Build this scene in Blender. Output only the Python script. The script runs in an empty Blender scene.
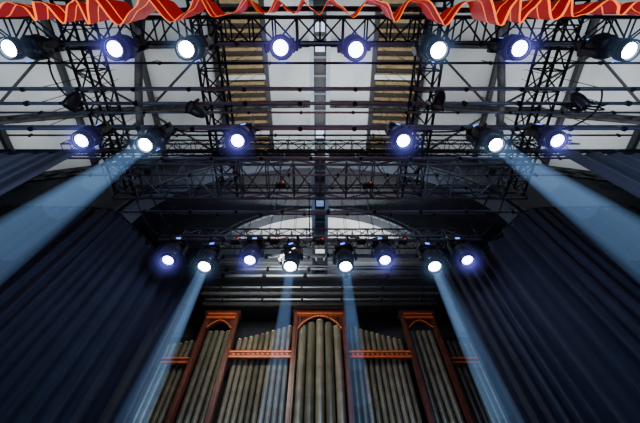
import bpy, math, random
from mathutils import Vector, Matrix
random.seed(7)
CZ=1.6
# ------------------------------------------------------------ materials
def mat(name,col,rough=0.6,metal=0.0,emit=None,es=0,noise=0,nscale=5,bump=0,sheen=0):
    m=bpy.data.materials.new(name); m.use_nodes=True
    nt=m.node_tree; b=nt.nodes['Principled BSDF']
    b.inputs['Base Color'].default_value=(*col,1); b.inputs['Roughness'].default_value=rough
    b.inputs['Metallic'].default_value=metal
    if sheen: b.inputs['Sheen Weight'].default_value=sheen
    if emit: 
        b.inputs['Emission Color'].default_value=(*emit,1); b.inputs['Emission Strength'].default_value=es
    if noise or bump:
        tc=nt.nodes.new('ShaderNodeTexCoord'); n=nt.nodes.new('ShaderNodeTexNoise')
        n.inputs['Scale'].default_value=nscale; n.inputs['Detail'].default_value=5
        nt.links.new(tc.outputs['Object'],n.inputs['Vector'])
        if noise:
            r=nt.nodes.new('ShaderNodeValToRGB')
            r.color_ramp.elements[0].position=.3; r.color_ramp.elements[1].position=.7
            r.color_ramp.elements[0].color=(*[c*(1-noise) for c in col],1)
            r.color_ramp.elements[1].color=(*[min(1,c*(1+noise)) for c in col],1)
            nt.links.new(n.outputs['Fac'],r.inputs['Fac']); nt.links.new(r.outputs['Color'],b.inputs['Base Color'])
        if bump:
            bp=nt.nodes.new('ShaderNodeBump'); bp.inputs['Strength'].default_value=bump; bp.inputs['Distance'].default_value=.02
            nt.links.new(n.outputs['Fac'],bp.inputs['Height']); nt.links.new(bp.outputs['Normal'],b.inputs['Normal'])
    return m
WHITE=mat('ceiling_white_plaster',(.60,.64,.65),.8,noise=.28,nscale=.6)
DARKP=mat('dark_paint_shade',(.024,.030,.043),.7,noise=.3,nscale=2)  # wall paint ; middle ceiling bay uses it as painted shade
WALLD=mat('wall_dark_blue',(.02,.025,.035),.8,noise=.3,nscale=2)
RIB=mat('rib_black_steel',(.022,.024,.03),.5,.3)
STEEL=mat('truss_black_steel',(.024,.028,.036),.4,.6)
GREYST=mat('truss_grey_steel',(.17,.21,.27),.4,.5)
ALU=mat('bar_grey_steel',(.34,.40,.50),.35,.6)
BODY=mat('fixture_black',(.02,.022,.028),.35,.1)
RIDGE=mat('ridge_blue_grey',(.13,.16,.20),.5,.3)
RIDGED=mat('ridge_dark_blue',(.045,.055,.075),.5,.3)
LOUV=mat('louver_brown',(.30,.21,.10),.6,noise=.3,nscale=6)
LOUVB=mat('louver_back',(.03,.025,.02),.8)
CURT=mat('velvet_navy',(.019,.027,.047),.85,noise=.25,nscale=3,sheen=.12)
LEG=mat('leg_blue_grey',(.035,.055,.09),.8,noise=.2,nscale=1.5,sheen=.2)
WOOD=mat('organ_wood',(.085,.024,.016),.4,noise=.4,nscale=6,bump=.2)
ORNG=mat('organ_orange_rail',(.55,.115,.03),.45,noise=.25,nscale=12)
PIPES=[mat('pipe_metal_%d'%i,c,.27,.75,noise=.25,nscale=4) for i,c in enumerate([(.50,.47,.34),(.35,.34,.25),(.62,.59,.44)])]
BLACK=mat('void_black',(.004,.004,.005),.9)
FLOORM=mat('stage_floor_wood',(.05,.04,.035),.4,noise=.3,nscale=3)
GAL=mat('gallery_grey_stone',(.06,.068,.075),.7,noise=.2,nscale=3)
CABLE=mat('cable_rubber',(.012,.012,.014),.5)
LW=mat('lens_white',(1,1,1),.3,emit=(.84,.95,1),es=24)
LB=mat('lens_blue',(1,1,1),.3,emit=(.50,.50,1),es=22)
LEDR=mat('led_blue',(0,0,0),.3,emit=(.1,.2,1),es=3)
LEDX=mat('led_red',(0,0,0),.3,emit=(1,.05,.02),es=3)
# valance : red velvet, orange trim bands (UV v) ; bright-lit look put in as emission
VAL=mat('red_velvet_glow',(.30,.004,.002),.7)
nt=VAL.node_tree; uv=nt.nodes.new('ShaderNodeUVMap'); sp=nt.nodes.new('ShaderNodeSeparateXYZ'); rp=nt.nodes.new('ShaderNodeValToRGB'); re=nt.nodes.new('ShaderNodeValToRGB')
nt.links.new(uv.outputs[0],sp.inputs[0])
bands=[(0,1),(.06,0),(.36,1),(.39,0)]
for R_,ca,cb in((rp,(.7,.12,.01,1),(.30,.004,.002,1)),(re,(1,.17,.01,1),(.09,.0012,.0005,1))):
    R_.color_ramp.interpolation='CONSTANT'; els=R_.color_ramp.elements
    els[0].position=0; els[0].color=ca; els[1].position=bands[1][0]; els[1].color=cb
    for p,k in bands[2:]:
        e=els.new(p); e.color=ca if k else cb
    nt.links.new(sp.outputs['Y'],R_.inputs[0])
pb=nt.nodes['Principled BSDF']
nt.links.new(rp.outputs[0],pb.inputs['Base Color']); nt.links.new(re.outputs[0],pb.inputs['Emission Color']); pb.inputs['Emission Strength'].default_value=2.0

def volmat(name,col,strength):
    # evenly lit haze : homogeneous glowing volume
    m=bpy.data.materials.new(name); m.use_nodes=True; nt=m.node_tree
    nt.nodes.clear(); o=nt.nodes.new('ShaderNodeOutputMaterial'); e=nt.nodes.new('ShaderNodeEmission')
    e.inputs[0].default_value=(*col,1); e.inputs[1].default_value=strength
    nt.links.new(e.outputs[0],o.inputs['Volume']); return m
# ------------------------------------------------------------ mesh builder
class MB:
    def __init__(s): s.v=[];s.f=[];s.m=[];s.mats=[];s.uv=None;s.sm=[]
    def mi(s,mt):
        if mt not in s.mats: s.mats.append(mt)
        return s.mats.index(mt)
    def face(s,idx,mt,smooth=False): s.f.append(tuple(idx)); s.m.append(s.mi(mt)); s.sm.append(smooth)
    def tube(s,a,b,r,mt,n=6,caps=True,r2=None):
        a=Vector(a);b=Vector(b);d=b-a
        if d.length<1e-6:return
        d.normalize(); u=d.cross(Vector((0,0,1)))
        if u.length<.05:u=d.cross(Vector((1,0,0)))
        u.normalize(); w=d.cross(u); o=len(s.v); r2=r if r2 is None else r2
        for p,rr in((a,r),(b,r2)):
            for i in range(n):
                t=2*math.pi*i/n; s.v.append(p+(u*math.cos(t)+w*math.sin(t))*rr)
        for i in range(n):
            j=(i+1)%n; s.face((o+i,o+n+i,o+n+j,o+j),mt,True)
        if caps: s.face([o+i for i in range(n)],mt); s.face([o+n+i for i in reversed(range(n))],mt)
    def path(s,pts,r,mt,n=6):
        for a,b in zip(pts[:-1],pts[1:]): s.tube(a,b,r,mt,n)
    def box(s,c,sz,mt,M=None):
        o=len(s.v); c=Vector(c)
        for dx in(-.5,.5):
            for dy in(-.5,.5):
                for dz in(-.5,.5):
                    p=Vector((dx*sz[0],dy*sz[1],dz*sz[2]))
                    if M: p=M@p
                    s.v.append(c+p)
        for q in((0,1,3,2),(4,6,7,5),(0,4,5,1),(2,3,7,6),(0,2,6,4),(1,5,7,3)): s.face([o+k for k in q],mt)
    def rev(s,prof,mt,c=(0,0,0),n=20,M=None,mfun=None):
        c=Vector(c); o=len(s.v)
        for r,z in prof:
            for i in range(n):
                t=2*math.pi*i/n; p=Vector((r*math.cos(t),r*math.sin(t),z))
                if M:p=M@p
                s.v.append(c+p)
        for k in range(len(prof)-1):
            mm=mfun(k) if mfun else mt
            for i in range(n):
                j=(i+1)%n; s.face((o+k*n+i,o+k*n+j,o+(k+1)*n+j,o+(k+1)*n+i),mm,True)
    def obj(s,name,parent=None,loc=None):
        me=bpy.data.meshes.new(name); me.from_pydata([tuple(v) for v in s.v],[],s.f)
        for m in s.mats: me.materials.append(m)
        me.polygons.foreach_set('material_index',s.m); me.polygons.foreach_set('use_smooth',s.sm); me.update()
        ob=bpy.data.objects.new(name,me); bpy.context.collection.objects.link(ob)
        if parent: ob.parent=parent
        if loc: ob.location=loc
        return ob
def Z(h): return h+CZ
# ------------------------------------------------------------ room
def vault(x): return 11.1-0.028*x*x
HW=9.8
def ceil_obj(name,y0,y1,mt,inner=HW):
    b=MB(); N=40; 
    ys=[y0+(y1-y0)*k/6 for k in range(7)]
    for y in ys:
        for i in range(N+1):
            x=-inner+2*inner*i/N; b.v.append(Vector((x,y,Z(vault(x)))))
    for k in range(6):
        for i in range(N): a=k*(N+1)+i; b.face((a,a+1,a+N+2,a+N+1),mt,True)
    return b.obj(name)
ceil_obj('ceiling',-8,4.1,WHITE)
ceil_obj('ceiling.001',4.1,6.2,DARKP)  # shade of the unlit bay put into the ceiling colour
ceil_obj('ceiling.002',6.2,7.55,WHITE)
b=MB(); b.box((0,0,-.05),(2*HW+.4,17.2,.1),FLOORM); b.obj('floor',loc=(0,.3,0))
for sx,n in((-1,'wall_left'),(1,'wall_right')):
    b=MB(); b.box((0,0,0),(.2,17,Z(8.5)),WALLD); b.obj(n,loc=(sx*(HW+.1),.3,Z(8.5)/2))
b=MB(); b.box((0,0,0),(2*HW,.2,Z(11.2)),WALLD); b.obj('wall_front',loc=(0,-8.1,Z(11.2)/2))
b=MB(); b.box((0,0,0),(2*HW,.2,Z(9)),DARKP); b.obj('wall_back',loc=(0,8.7,Z(9)/2))
def arch_wall(name,y,th,half,spring,rise,mt,trim=None):
    b=MB(); N=96; W=HW
    xs=sorted(set([-W+2*W*i/N for i in range(N+1)]+[half*math.sin(math.pi/2*k/24)*s for k in range(25) for s in(-1,1)]))
    def ah(x): 
        return spring+rise*math.sqrt(max(0,1-(x/half)**2)) if abs(x)<=half+1e-9 else None
    for x0,x1 in zip(xs[:-1],xs[1:]):
        if x1-x0<1e-6: continue
        mid=(x0+x1)/2
        if abs(mid)<half: z0,z1=Z(ah(x0)),Z(ah(x1))
        else: z0=z1=0
        t0,t1=Z(vault(x0)),Z(vault(x1))
        for yy in(y,y+th):
            o=len(b.v); b.v+= [Vector((x0,yy,z0)),Vector((x1,yy,z1)),Vector((x1,yy,t1)),Vector((x0,yy,t0))]; b.face((o,o+1,o+2,o+3),mt)
        if abs(mid)<half:
            o=len(b.v); b.v+=[Vector((x0,y,z0)),Vector((x1,y,z1)),Vector((x1,y+th,z1)),Vector((x0,y+th,z0))]; b.face((o,o+1,o+2,o+3),trim or mt)
    for s in(-1,1):
        o=len(b.v); b.v+=[Vector((s*half,y,0)),Vector((s*half,y+th,0)),Vector((s*half,y+th,Z(spring))),Vector((s*half,y,Z(spring)))]; b.face((o,o+1,o+2,o+3),mt)
    # moulding rings round the arch
    for dr,rr in((.05,.05),(.28,.035)):
        pts=[Vector(((half+dr)*math.cos(math.pi*k/40),y-.03,Z(spring+(rise+dr)*math.sin(math.pi*k/40)))) for k in range(41)]
        b.path(pts,rr,RIDGE,6)
    return b.obj(name)
arch_wall('wall_proscenium',4.1,.35,4.75,7.0,3.85,DARKP,RIDGE)
arch_wall('wall_inner_arch',6.2,.3,3.5,7.6,3.35,DARKP)
b=MB(); b.box((0,0,0),(2*HW,.12,3.2),DARKP)
for z in(-1.55,-1.1,-.3): b.box((0,-.1,z),(2*HW,.14,.07),GAL)
b.obj('wall_tympanum',loc=(0,7.6,Z(9.7)))
b=MB(); b.box((0,0,0),(2*HW,1.1,.1),DARKP); b.obj('ceiling.003',loc=(0,8.15,Z(8.05)))
# ribs and purlins
b=MB()
for y in(-2.6,-1.0,.62,2.3,3.95):
    xs=[-HW+2*HW*i/40 for i in range(41)]
    for x0,x1 in zip(xs[:-1],xs[1:]):
        a=Vector((x0,y,Z(vault(x0))-.12)); c=Vector((x1,y,Z(vault(x1))-.12))
        b.tube(a,c,.085,RIB,4)
        b.tube(a-Vector((0,0,.45)),c-Vector((0,0,.45)),.05,RIB,5)
        b.tube(a-Vector((0,0,.45)),c,.022,RIB,4) ; b.tube(a,c-Vector((0,0,.45)),.022,RIB,4)
for x in(1.62,3.05,5.0,6.9,8.6):
    for s in(-1,1):
        b.box((s*x,-2,Z(vault(x))-.09),(.12,12,.16),RIB)
b.obj('ceiling_rib_frame')
# louvered vents
for s in(-1,1):
    b=MB(); x0=2.33; z=Z(vault(x0))-.1
    sl=Matrix.Rotation(math.atan(2*.028*x0)*s,3,'Y')
    b.box((s*x0,-.2,z+.04),(1.3,8.2,.04),LOUVB,sl)
    y=-4.2
    while y<3.85:
        b.box((s*x0,y,z-.06),(1.28,.10,.03),LOUV,sl@Matrix.Rotation(.5,3,'X'))
        y+=.235
    for y in(1.5,3.2): b.box((s*x0,y,z-.09),(1.36,.13,.09),WHITE,sl)
    b.obj('ceiling_louver_vent')
# ridge gantry
b=MB(); 
for x in(-.2,.2): b.box((x,2.25,Z(9)),(.06,10.5,.34),RIDGED); b.box((x,2.25,Z(8.82)),(.10,10.5,.03),RIDGE)
b.box((0,2.25,Z(8.98)),(.40,10.5,.03),RIB)
y=-3
while y<7.4:
    b.box((0,y,Z(8.85)),(.46,.05,.05),RIDGED); b.tube((0,y,Z(9)),(0,y,Z(vault(0))),.02,RIB,4)
    if int(y*10)%3==0: b.box((0,y+.2,Z(8.88)),(.22,.2,.1),ALU)
    y+=.42
b.obj('ridge_gantry_beam')
# diagonal wind bracing & ducts
b=MB()
for s in(-1,1):
    for (xa,ya,xb,yb) in((3.3,.8,4.9,2.2),(5.1,2.2,6.8,.8),(5.1,2.4,6.8,3.8),(3.2,3.8,4.9,2.4),(7,.8,8.5,2.2)):
        b.tube((s*xa,ya,Z(vault(xa)-.5)),(s*xb,yb,Z(vault(xb)-.5)),.035,RIB,5)
b.obj('ceiling_bracing')
for s in(-1,1):
    b=MB()
    pts=[Vector((s*(3.9+1.2*math.sin(k/10*1.5)),-1+5*k/10,Z(9.2))) for k in range(11)]
    b.path(pts,.10,RIB,10); 
    for p in pts[::2]: b.tube(p,p+Vector((0,0,1.2)),.015,RIB,4)
    b.obj('ventilation_duct')
# ------------------------------------------------------------ trusses
def box_truss(name,p0,p1,w,h,bay,r=.028,mt=STEEL,drops=None):
    b=MB(); p0=Vector(p0);p1=Vector(p1); d=(p1-p0); L=d.length; d.normalize()
    side=d.cross(Vector((0,0,1))).normalized(); up=side.cross(d)
    n=max(2,round(L/bay)); cs=[side*(sx*w/2)+up*(sz*h/2) for sx,sz in((-1,-1),(1,-1),(1,1),(-1,1))]
    for c in cs: b.tube(p0+c,p1+c,r,mt,8)
    for k in range(n):
        a=p0+d*(L*k/n); e=p0+d*(L*(k+1)/n)
        for q in range(4):
            c0,c1=cs[q],cs[(q+1)%4]
            if k%2: c0,c1=c1,c0
            b.tube(a+c0,e+c1,r*.55,mt,5)
        for q in range(4): b.tube(a+cs[q],a+cs[(q+1)%4],r*.55,mt,5)
    if drops:
        for t in drops:
            a=p0+d*(L*t)+cs[2]; a2=p0+d*(L*t)+cs[3]
            m=(a+a2)/2+Vector((0,0,.4)); b.tube(a,m,.012,mt,4); b.tube(a2,m,.012,mt,4)
            b.tube(m,Vector((m.x,m.y,Z(vault(m.x))-.3)),.012,mt,4)
    return b.obj(name)
for x in(4.94,2.32):
    for s in(-1,1):
        box_truss('lighting_truss',(s*x,-1.6,Z(7.85)),(s*x,3.9,Z(7.85)),.46,.46,.42,r=.032,drops=[.2,.8])
box_truss('lighting_truss',(-6.3,.17,Z(7.0)),(6.3,.17,Z(7.0)),.42,.4,.42,r=.032,drops=[.1,.5,.9])
box_truss('lighting_truss',(-4.9,3.24,Z(7.2)),(4.9,3.24,Z(7.2)),.85,.3,.62,r=.03,mt=GREYST,drops=[.08,.4,.6,.92])
box_truss('lighting_truss',(-3.5,4.95,Z(7.25)),(3.6,4.95,Z(7.25)),.4,.3,.4,r=.024,mt=GREYST,drops=[.3,.7])
box_truss('lighting_truss',(-6.5,2.85,Z(8.3)),(6.5,2.85,Z(8.3)),.3,.3,.4,r=.02,drops=[.1,.9])
# pipes / battens
def batten(y,h,half,r=.028,mt=ALU,dbl=0,hang=True,x0=None):
    b=MB(); a=-half if x0 is None else x0
    b.tube((a,y,Z(h)),(half,y,Z(h)),r,mt,8)
    if dbl: b.tube((a,y,Z(h+dbl)),(half,y,Z(h+dbl)),r*.8,mt,8)
    x=a+.5
    while x<half:
        if dbl: b.box((x,y,Z(h+dbl/2)),(.05,.03,dbl),mt)
        b.tube((x,y,Z(h)-.05),(x+.001,y,Z(h)+.05),r*1.5,STEEL,6)
        x+=1.1
    if hang:
        for t in(.12,.37,.63,.88):
            xx=a+(half-a)*t; b.tube((xx,y,Z(h+dbl)),(xx,y,Z(vault(xx))-.1),.008,STEEL,4)
    b.obj('fly_bar')
batten(.38,6.78,6.4,.03,ALU)
batten(1.2,7.0,7.5,.03,ALU,.16)
batten(1.46,6.95,7.5,.035,ALU)
batten(1.93,6.8,7.5,.034,ALU,.18)
batten(2.5,7.0,7.2,.03,STEEL,.12)
batten(2.66,7.05,6.2,.025,ALU)
batten(3.98,6.98,4.7,.03,ALU)
batten(3.6,7.5,4.6,.025,GREYST,.14)
batten(2.25,7.4,7,.022,STEEL)
batten(1.7,7.2,7.5,.022,ALU)
batten(3.0,6.9,5.6,.022,ALU)
batten(4.3,7.4,4.2,.024,GREYST,hang=False)
batten(5.1,6.75,3.6,.024,GREYST,hang=False)
batten(4.67,6.8,3.95,.03,ALU,.16)
batten(5.35,7.0,3.0,.024,ALU)
batten(5.8,7.05,3.0,.03,ALU,.12)
batten(5.98,7.0,3.1,.04,ALU)
batten(6.35,6.95,3.2,.022,ALU,hang=False)
batten(6.75,6.9,3.2,.026,ALU,hang=False)
batten(.75,7.3,7,.024,STEEL)
# row3 side frame arms
b=MB()
for s in(-1,1):
    b.tube((s*3.95,4.67,Z(6.8)),(s*3.95,4.67,Z(7.5)),.025,STEEL,6)
    b.tube((s*3.7,4.67,Z(6.96)),(s*4.0,3.6,Z(7.1)),.02,STEEL,6)
b.obj('bar_end_bracket')
# gallery beams in front of organ
b=MB()
for y,h,sz in((6.62,7.0,(6.6,.06,.08)),(6.95,6.95,(6.6,.10,.04)),(7.3,7.25,(6.8,.05,.08))):
    b.box((0,y,Z(h)),sz,GAL)
for i in range(23):
    x=-3.1+i*.282; b.box((x,6.8,Z(7.05)),(.04,.5,.06),RIB)
b.obj('gallery_beam')
# ------------------------------------------------------------ fixtures
BR={'s':(6.9,.11,.38),'t':(6.9,.11,.30),'f':(4.2,.09,.18)}
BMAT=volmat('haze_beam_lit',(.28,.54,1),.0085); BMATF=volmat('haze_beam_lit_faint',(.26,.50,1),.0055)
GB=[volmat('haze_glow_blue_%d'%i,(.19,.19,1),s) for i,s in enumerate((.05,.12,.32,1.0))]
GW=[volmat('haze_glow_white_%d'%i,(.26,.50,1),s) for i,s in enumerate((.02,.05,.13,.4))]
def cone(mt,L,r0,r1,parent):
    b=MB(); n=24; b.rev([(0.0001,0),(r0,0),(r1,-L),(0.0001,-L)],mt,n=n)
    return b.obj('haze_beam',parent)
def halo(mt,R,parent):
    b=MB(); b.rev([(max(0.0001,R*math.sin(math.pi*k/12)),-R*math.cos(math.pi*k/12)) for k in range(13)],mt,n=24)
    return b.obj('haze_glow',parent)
def fixture(x,y,h,barh,blue,kind='wash',beam=None,yaw=0,tilt=(0,0)):
    # pivot at yoke ; lens at local (0,0,0) before tilt
    e=bpy.data.objects.new('moving_head_light' if kind=='wash' else 'profile_spotlight',None)
    bpy.context.collection.objects.link(e); e.location=(x,y,Z(h)); e.rotation_euler=(0,0,yaw)
    lens=LB if blue else LW; piv=.26 if kind=='wash' else .34
    R=Matrix.Rotation(tilt[0],3,'X')@Matrix.Rotation(tilt[1],3,'Y')
    hd=MB()
    if kind=='wash':
        prof=[(.15,-.005),(.152,-.04),(.178,-.04),(.182,.05),(.165,.08),(.165,.10),(.188,.11),(.188,.13),(.17,.14),(.19,.16),(.2,.28),(.185,.36),(.19,.38),(.17,.40),(.12,.47),(.0001,.49)]
        lr=.15
    else:
        prof=[(.135,-.005),(.137,-.05),(.165,-.05),(.165,.12),(.13,.15),(.13,.34),(.16,.36),(.19,.42),(.19,.68),(.165,.74),(.10,.78),(.0001,.79)]
        lr=.135
    hd.rev(prof,BODY,n=24)
    lr2=lr*(.78 if blue else .86)
    hd.rev([(lr,-.005),(lr2,-.012)],BODY,n=24)
    hd.rev([(lr2,-.012),(lr2*.8,-.024),(lr2*.4,-.034),(.0001,-.037)],lens,n=24)
    hd.rev([(lr+.027,-.043),(lr+.012,-.047),(lr+.004,-.043)],BODY,n=24)
    for k in range(10):
        t=2*math.pi*k/10; top=prof[-4][1]-.1; hd.box((.195*math.cos(t),.195*math.sin(t),top-.02),(.02,.02,.14),BODY,Matrix.Rotation(t,3,'Z'))
    hd.box((0,.2,.25),(.08,.012,.03),LEDR)
    ho=hd.obj('lamp_head',e); 
    ho.matrix_local=(Matrix.Translation((0,0,piv))@R.to_4x4()@Matrix.Translation((0,0,-piv)))
    yk=MB(); top=piv+.30 if kind=='wash' else piv+.38
    for s in(-1,1):
        yk.box((s*.235,0,(piv+top)/2-.03),(.035,.11,top-piv+.10),BODY); yk.rev([(.0001,-.03),(.07,-.03),(.07,.03),(.0001,.03)],BODY,(s*.245,0,piv),14,Matrix.Rotation(math.pi/2,3,'Y'))
    yk.box((0,0,top),(.5,.12,.045),BODY)
    yk.rev([(.0001,top+.02),(.10,top+.02),(.10,top+.06),(.0001,top+.06)],BODY,n=16)
    yk.box((0,0,top+.12),(.38,.24,.12),BODY); yk.box((0,-.123,top+.12),(.1,.01,.05),LEDR)
    bz=barh-h
    for s in(-.12,.12):
        yk.tube((s,0,top+.18),(s,0,max(bz,top+.2)),.022,STEEL,6)
        yk.rev([(.045,-.025),(.06,-.025),(.06,.025),(.045,.025)],STEEL,(s,0,max(bz,top+.2)),10,Matrix.Rotation(math.pi/2,3,'Y'))
    # power cable loop
    pts=[Vector((.19+.12*math.sin(math.pi*k/8),.05,top+.12+(max(bz,top+.2)-top-.12)*k/8-.12*math.sin(math.pi*k/8))) for k in range(9)]
    yk.path(pts,.012,CABLE,5)
    yk.obj('yoke_and_clamp',e)
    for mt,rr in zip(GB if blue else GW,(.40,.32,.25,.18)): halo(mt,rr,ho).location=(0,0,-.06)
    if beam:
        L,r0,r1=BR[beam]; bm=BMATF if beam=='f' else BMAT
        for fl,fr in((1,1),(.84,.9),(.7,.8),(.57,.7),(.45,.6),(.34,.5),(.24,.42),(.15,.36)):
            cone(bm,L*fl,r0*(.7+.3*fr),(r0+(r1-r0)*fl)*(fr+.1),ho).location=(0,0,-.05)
    ld=bpy.data.lights.new('lamp','SPOT'); ld.energy=60 if blue else 90; ld.color=(.35,.4,1) if blue else (.7,.85,1)
    ld.spot_size=.45; ld.spot_blend=.6; ld.shadow_soft_size=.1
    lo=bpy.data.objects.new('lamp_source',ld); bpy.context.collection.objects.link(lo); lo.parent=ho; lo.location=(0,0,-.07)
    return e
# row 1
for x,bl,k,bm in((-4.82,0,'profile',None),(-3.28,1,'wash',None),(-2.10,0,'profile',None),(-.64,1,'wash',None),(.56,1,'wash',None),(1.86,0,'profile',None),(3.2,1,'wash',None),(4.8,0,'profile',None)):
    fixture(x,.40,5.95 if k=='wash' else 5.8,6.78,bl,k,bm,yaw=random.uniform(-.4,.4),tilt=(random.uniform(-.06,.08),random.uniform(-.06,.06)))
# row 2
for x,bl,k,bm in((-4.43,1,'wash',None),(-3.14,0,'profile','s'),(-1.53,1,'wash',None),(1.55,1,'wash',None),(3.16,0,'profile','s'),(4.41,1,'wash',None)):
    fixture(x,1.95,6.08 if k=='wash' else 5.85,6.8,bl,k,bm,yaw=random.uniform(-.5,.5))
# row 3
for x,bl,bm in((-3.40,1,None),(-2.52,0,'t'),(-1.57,1,None),(-.65,0,'f'),(.56,0,'f'),(1.456,1,None),(2.5,0,'t'),(3.3,1,None)):
    fixture(x,4.67,6.0 if bl else 5.78,6.8,bl,'wash',bm,yaw=random.uniform(-.3,.3))
# unlit par cans
def par(x,y,h,yaw):
    b=MB(); M=Matrix.Rotation(.9,3,'X')
    b.rev([(.09,0),(.115,-.02),(.12,.02),(.115,.2),(.09,.3),(.05,.36),(.0001,.37)],BODY,(0,0,-.3),18,M)
    b.rev([(.105,.02),(.0001,.03)],ALU,(0,0,-.3),18,M)
    for s in(-1,1): b.box((s*.14,0,-.17),(.02,.05,.3),BODY)
    b.box((0,0,-.03),(.3,.05,.02),BODY); b.tube((0,0,-.03),(0,0,.06),.03,STEEL,8)
    o=b.obj('par_can_light',loc=(x,y,Z(h))); o.rotation_euler=(0,0,yaw)
for x,yw in((-4.85,.6),(-2.5,2.4),(2.25,.4),(5.1,-.7)): par(x,1.46,6.9,yw)
# hanging cables
b=MB()
def sag(a,c,s,n=14):
    a=Vector(a);c=Vector(c); return [a.lerp(c,k/n)-Vector((0,0,s*4*(k/n)*(1-k/n))) for k in range(n+1)]
for a,c,s in(((-6,.38,Z(6.8)),(-4.9,.38,Z(6.75)),.25),((-4,.38,Z(6.78)),(-2.4,.38,Z(6.78)),.18),((2.4,.38,Z(6.78)),(3.9,.38,Z(6.78)),.2),
  ((-4.9,1.46,Z(6.95)),(-4.9,.4,Z(6.8)),.3),((4.9,1.95,Z(6.8)),(5.6,1.2,Z(7)),.35),((-3.1,1.95,Z(6.8)),(-1.7,1.95,Z(6.8)),.15),((1.7,1.95,Z(6.8)),(3,1.95,Z(6.8)),.17),
  ((-3.9,4.67,Z(6.9)),(-4.3,3.3,Z(7.1)),.3),((3.9,4.67,Z(6.9)),(4.3,3.3,Z(7.1)),.3),((4.6,1.46,Z(6.95)),(5.8,1.46,Z(6.95)),.3)):
    b.path(sag(a,c,s),.018,CABLE,5)
for cx in(5.35,5.0): b.path([Vector((cx+.16*math.cos(k*.6),1.5,Z(6.75)+.16*math.sin(k*.6)-.003*k)) for k in range(24)],.014,CABLE,5)
for a,c,s in(((-.64,.4,Z(6.7)),(.56,.4,Z(6.7)),.12),((-2.1,4.67,Z(6.9)),(-.8,4.67,Z(6.9)),.14),((.8,4.67,Z(6.9)),(2.1,4.67,Z(6.9)),.14),((-3.4,4.67,Z(6.8)),(-2.6,4.67,Z(6.8)),.12),((2.6,4.67,Z(6.8)),(3.3,4.67,Z(6.8)),.12),((-.25,3.24,Z(7.0)),(-.25,5,Z(7.0)),.2)):
    b.path(sag(a,c,s),.014,CABLE,5)
b.obj('cable_run')
# small junction boxes on the rear bar and mid truss
for x,y,h in((-2.05,4.67,6.72),(-1.1,4.67,6.72),(0,4.67,6.72),(1.0,4.67,6.72),(2.0,4.67,6.72),(-.9,3.3,6.98),(1.1,3.3,6.98)):
    b=MB(); b.box((0,0,0),(.22,.12,.1),BODY); b.box((0,-.065,0),(.18,.01,.07),RIDGE); b.box((.06,-.073,.02),(.02,.008,.02),LEDX)
    for s in(-.07,.07): b.tube((s,0,.05),(s,0,.1),.02,STEEL,8)
    b.obj('junction_box',loc=(x,y,Z(h)))
# ------------------------------------------------------------ drapes
def catmull(P,n=14):
    out=[]; Q=[P[0]]+P+[P[-1]]
    for i in range(1,len(Q)-2):
        p0,p1,p2,p3=[Vector(q) for q in Q[i-1:i+3]]
        for k in range(n):
            t=k/n; out.append(.5*((2*p1)+(p2-p0)*t+(2*p0-5*p1+4*p2-p3)*t*t+(3*p1-p0-3*p2+p3)*t**3))
    out.append(Vector(P[-1])); return out
def drape(name,P,z0,z1,wl,amp,mt,hem=None,rows=14,seed=1,track=True,ppw=10):
    rnd=random.Random(seed); path=catmull(P); 
    cum=[0]
    for a,c in zip(path[:-1],path[1:]): cum.append(cum[-1]+(c-a).length)
    L=cum[-1]; n=int(L/wl*ppw); b=MB(); j=0; cols=[]
    ph=0
    for i in range(n+1):
        s=L*i/n
        while j<len(cum)-2 and cum[j+1]<s: j+=1
        t=(s-cum[j])/max(1e-9,cum[j+1]-cum[j]); p=path[j].lerp(path[j+1],t); d=(path[j+1]-path[j]).normalized(); nn=Vector((-d.y,d.x,0))
        ph+=2*math.pi/ppw*(1+.35*math.sin(s*2.3+seed)+.2*math.sin(s*5.1))
        cols.append((p,nn,ph,s))
    for r in range(rows+1):
        f=r/rows; z=z0+(z1-z0)*f
        for p,nn,ph,s in cols:
            zz=z
            if hem: zz=z0+hem(s)*(1-f)+(z1-z0)*f
            a=amp*(.75+.25*math.sin(s*1.7+seed))*(1-.35*f)
            o=a*math.sin(ph+.15*math.sin(f*5))+a*.3*math.sin(2.1*ph+1)
            b.v.append(Vector((p.x+nn.x*o,p.y+nn.y*o,zz)))
    w=len(cols); uvs=[]
    for r in range(rows):
        for i in range(w-1):
            b.face((r*w+i,r*w+i+1,(r+1)*w+i+1,(r+1)*w+i),mt,True)
    if track:
        pp=[Vector((q.x,q.y,z1+.03)) for q in path]; b.path(pp,.03,STEEL,6)
    o=b.obj(name); uvl=o.data.uv_layers.new(name='UVMap')
    for lp in o.data.loops:
        vi=lp.vertex_index
        if vi<w*(rows+1): uvl.data[lp.index].uv=(cols[vi%w][3],(vi//w)/rows)
    return o
for s in(-1,1):
    P=[(s*9.7,3.55,0),(s*7.5,3.75,0),(s*5.3,3.8,0),(s*4.75,3.95,0),(s*4.4,4.5,0),(s*3.95,5.2,0),(s*3.35,5.6,0),(s*3.15,5.75,0)]
    drape('stage_curtain',P,.03,Z(6.8),.24,.13,CURT,seed=3+s)
    drape('leg_curtain',[(s*9.7,2.5,0),(s*7.4,2.5,0),(s*5.05,2.45,0)],.03,Z(6.85),.5,.05,LEG,seed=6+s)
# red valance
def hem(s): 
    return .22*abs(math.sin(s*math.pi/.62))+.06*math.sin(s*3.1)
drape('red_valance',[(-5.5,-.10,0),(-2.4,-.10,0),(0,-.12,0),(2.4,-.10,0),(5.5,-.10,0)],Z(4.1),Z(4.85),.42,.13,VAL,hem=hem,rows=16,seed=2,ppw=24)
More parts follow.
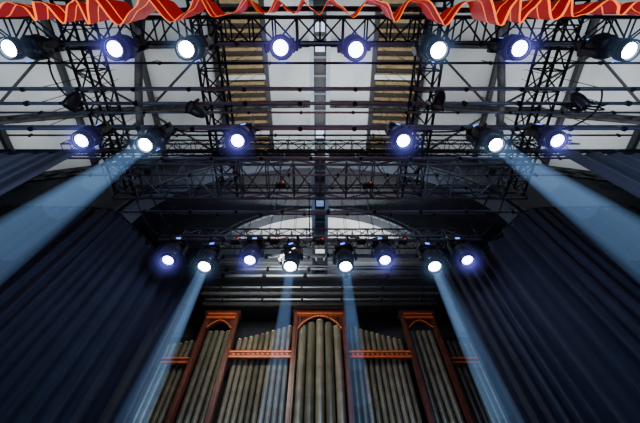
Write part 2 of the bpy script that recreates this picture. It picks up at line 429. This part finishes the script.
# ------------------------------------------------------------ organ
org=bpy.data.objects.new('pipe_organ',None); bpy.context.collection.objects.link(org)
YO=7.75
def opipe(b,x,y,r,ztop,zfoot,mt):
    zb=zfoot; zm=zb+.55+r*1.5
    b.rev([(.03,zb),(r*.35,zb+.15),(r*.98,zm),(r,zm+.02),(r,zm+r*.9),(r,ztop-.02),(r*1.04,ztop-.02),(r*1.04,ztop),(r*.9,ztop),(r*.9,ztop-.3),(.0001,ztop-.3)],mt,(x,y,0),16,mfun=lambda k: BLACK if k>=8 else mt)
    b.box((x,y-r*.93,zm+r*.45),(r*1.1,.03,r*.55),BLACK)
    # lower & upper lips
    b.box((x,y-r*.98,zm-.04),(r*1.2,.03,.07),mt); b.box((x,y-r*.98,zm+r*.85),(r*1.2,.03,.05),mt)
rnd=random.Random(5)
def bank(name,x0,x1,n,topf,y,foot):
    b=MB(); w=(x1-x0)/n
    for i in range(n):
        x=x0+w*(i+.5); opipe(b,x,y,w*.43,Z(topf((i+.5)/n)),foot,PIPES[rnd.randrange(3)])
    return b.obj(name,org)
bank('centre_pipes',-.6,.6,5,lambda t:6.55+.28*(1-abs(2*t-1)),YO-.22,3.3)
for s in(-1,1):
    tf=(lambda t:6.35+.5*abs(1-t)**1.2) if s>0 else (lambda t:6.35+.5*abs(t)**1.2)
    bank('flat_pipes',*( (.8,2.3) if s>0 else (-2.3,-.8)),10,tf,YO,3.3)
    bank('tower_pipes',*((2.48,3.15) if s>0 else (-3.15,-2.48)),4,lambda t:6.5,YO-.15,3.3)
    bank('outer_flat_pipes',*((3.35,4.4) if s>0 else (-4.4,-3.35)),7,lambda t:6.4-.25*(t if s>0 else 1-t),YO+.05,3.3)
b=MB()
def post(x,y,w,top): 
    b.box((x,y,top/2),(w,.16,top),WOOD); b.box((x,y-.09,top/2),(w*.35,.04,top-.1),WOOD)
    b.box((x,y,top+.03),(w*1.6,.24,.07),WOOD); b.box((x,y,top+.10),(w*1.1,.18,.08),ORNG)
for s in(-1,1):
    post(s*.68,YO-.3,.12,Z(7.02)); post(s*2.4,YO-.25,.12,Z(6.98)); post(s*3.24,YO-.25,.12,Z(6.98)); post(s*4.5,YO-.1,.12,Z(6.8))
# centre tower top: cornice, pointed arch tracery
b.box((0,YO-.3,Z(7.0)),(1.4,.22,.10),WOOD); b.box((0,YO-.36,Z(6.93)),(1.3,.16,.035),ORNG); b.box((0,YO-.34,Z(7.09)),(1.56,.3,.06),WOOD)
for s in(-1,1):
    pts=[Vector((s*(.6-.6*(k/8)**1.3),YO-.38,Z(6.42+.46*math.sin(k/8*math.pi/2)))) for k in range(9)]
    b.path(pts,.022,ORNG,6); b.path([p+Vector((0,.05,.07)) for p in pts],.05,WOOD,6)
    for k in range(1,8):  # spandrel boards
        p=pts[k]; b.box((p.x,YO-.3,(p.z+Z(6.95))/2+.03),(.1,.06,max(.02,Z(6.95)-p.z)),WOOD)
# side towers
for s in(-1,1):
    cx=s*2.82; b.box((cx,YO-.25,Z(6.95)),(.85,.2,.14),WOOD)
    b.box((cx,YO-.37,Z(6.97)),(.8,.05,.05),ORNG); b.box((cx,YO-.37,Z(6.83)),(.8,.05,.05),ORNG); b.box((cx,YO-.25,Z(7.05)),(1.0,.3,.06),WOOD)
    for q in(-1,1):
        pts=[Vector((cx+q*(.34-.34*(k/6)),YO-.34,Z(6.5+.26*math.sin(k/6*math.pi/2)))) for k in range(7)]; b.path(pts,.018,ORNG,6)
        for p in pts[:-1]: b.box((p.x,YO-.27,(p.z+Z(6.9))/2),(.08,.05,Z(6.9)-p.z),WOOD)
    # rails across the flats
    zr=5.76
    for dz,t in((0,.05),(-.15,.05)): b.box((s*1.54,YO-.27,Z(zr)+dz),(1.6,.06,t),ORNG)
    b.box((s*1.54,YO-.24,Z(zr-.075)),(1.6,.05,.11),WOOD)
    for k in range(12): b.box((s*(.85+k*.125),YO-.275,Z(zr-.075)),(.05,.05,.05),ORNG,Matrix.Rotation(math.pi/4,3,'Y'))
    for dz in(0,-.12): b.box((s*3.87,YO-.2,Z(5.62)+dz),(1.15,.06,.045),ORNG)
    b.box((s*3.87,YO-.17,Z(5.56)),(1.15,.05,.1),WOOD)
# lower case
b.box((0,YO+.1,1.6),(9.2,.9,3.2),WOOD); b.box((0,YO-.15,3.25),(9.4,.7,.12),WOOD)
for i in range(12): b.box((-4.2+i*.764,YO-.38,1.7),(.6,.05,2.3),WOOD); b.box((-4.2+i*.764,YO-.41,1.7),(.42,.03,2.0),ORNG if i%4==1 else WOOD)
b.box((0,YO+.45,Z(3.2)),(9,.06,7.2),BLACK)
b.obj('organ_case',org)
# ------------------------------------------------------------ lights
def area(name,loc,target,sx,sy,e,col):
    l=bpy.data.lights.new(name,'AREA'); l.shape='RECTANGLE'; l.size=sx; l.size_y=sy; l.energy=e; l.color=col
    o=bpy.data.objects.new(name,l); bpy.context.collection.objects.link(o); o.location=loc
    d=Vector(target)-Vector(loc); o.rotation_euler=d.to_track_quat('-Z','Y').to_euler(); return o
for x,e in((-6.2,58),(0,195),(6.2,82)):
    area('ceiling_fill',(x,1.6,Z(8.5)),(x,1.6,Z(11)),4.5,3.6,e,(.95,.99,1))  # added unseen area lights, brighten the main vault
area('ceiling_fill',(0,6.75,Z(8.9)),(0,6.9,Z(11)),4.5,.5,190,(1,.99,.95))  # added unseen light for the pale end bay
area('ceiling_fill',(0,5.2,Z(7.7)),(0,5.1,Z(11)),5,.6,24,(.45,.62,1))  # added weak blue light, lifts the dark bay
area('organ_fill',(-1.5,5.0,Z(6.2)),(0,7.8,Z(4.9)),2,.4,140,(1,.95,.82))  # added unseen area light, brightens the organ
for s in(-1,1):
    area('curtain_fill',(s*8.2,1.6,Z(5.5)),(s*4.4,4.6,Z(2.5)),.6,.6,26,(.38,.56,1))  # added unseen blue lights, bring out the curtain folds
    area('curtain_fill',(s*.8,3.2,Z(5.5)),(s*6,4.2,Z(2.5)),.4,.6,44,(.38,.56,1))
    area('leg_fill',(s*5.4,-.6,Z(4.5)),(s*7,2.4,Z(5)),1,1,40,(.40,.6,1))  # added unseen area light, lifts the dark leg panels
area('valance_fill',(0,.9,Z(1.7)),(0,-.1,Z(4.5)),5,.3,40,(1,.16,.04))  # added unseen red light from below, brightens the valance
area('house_fill',(0,-5,Z(3)),(0,3,Z(6.5)),7,3,60,(.4,.62,1))
w=bpy.data.worlds.new('world'); bpy.context.scene.world=w; w.use_nodes=True
w.node_tree.nodes['Background'].inputs[0].default_value=(.02,.03,.05,1); w.node_tree.nodes['Background'].inputs[1].default_value=.3
cd=bpy.data.cameras.new('camera'); cam=bpy.data.objects.new('camera',cd); bpy.context.collection.objects.link(cam)
cam.location=(0,0,CZ); cam.rotation_euler=(math.radians(150.3),0,0); cd.lens=18.9; cd.sensor_width=36; cd.clip_start=.05
bpy.context.scene.camera=cam
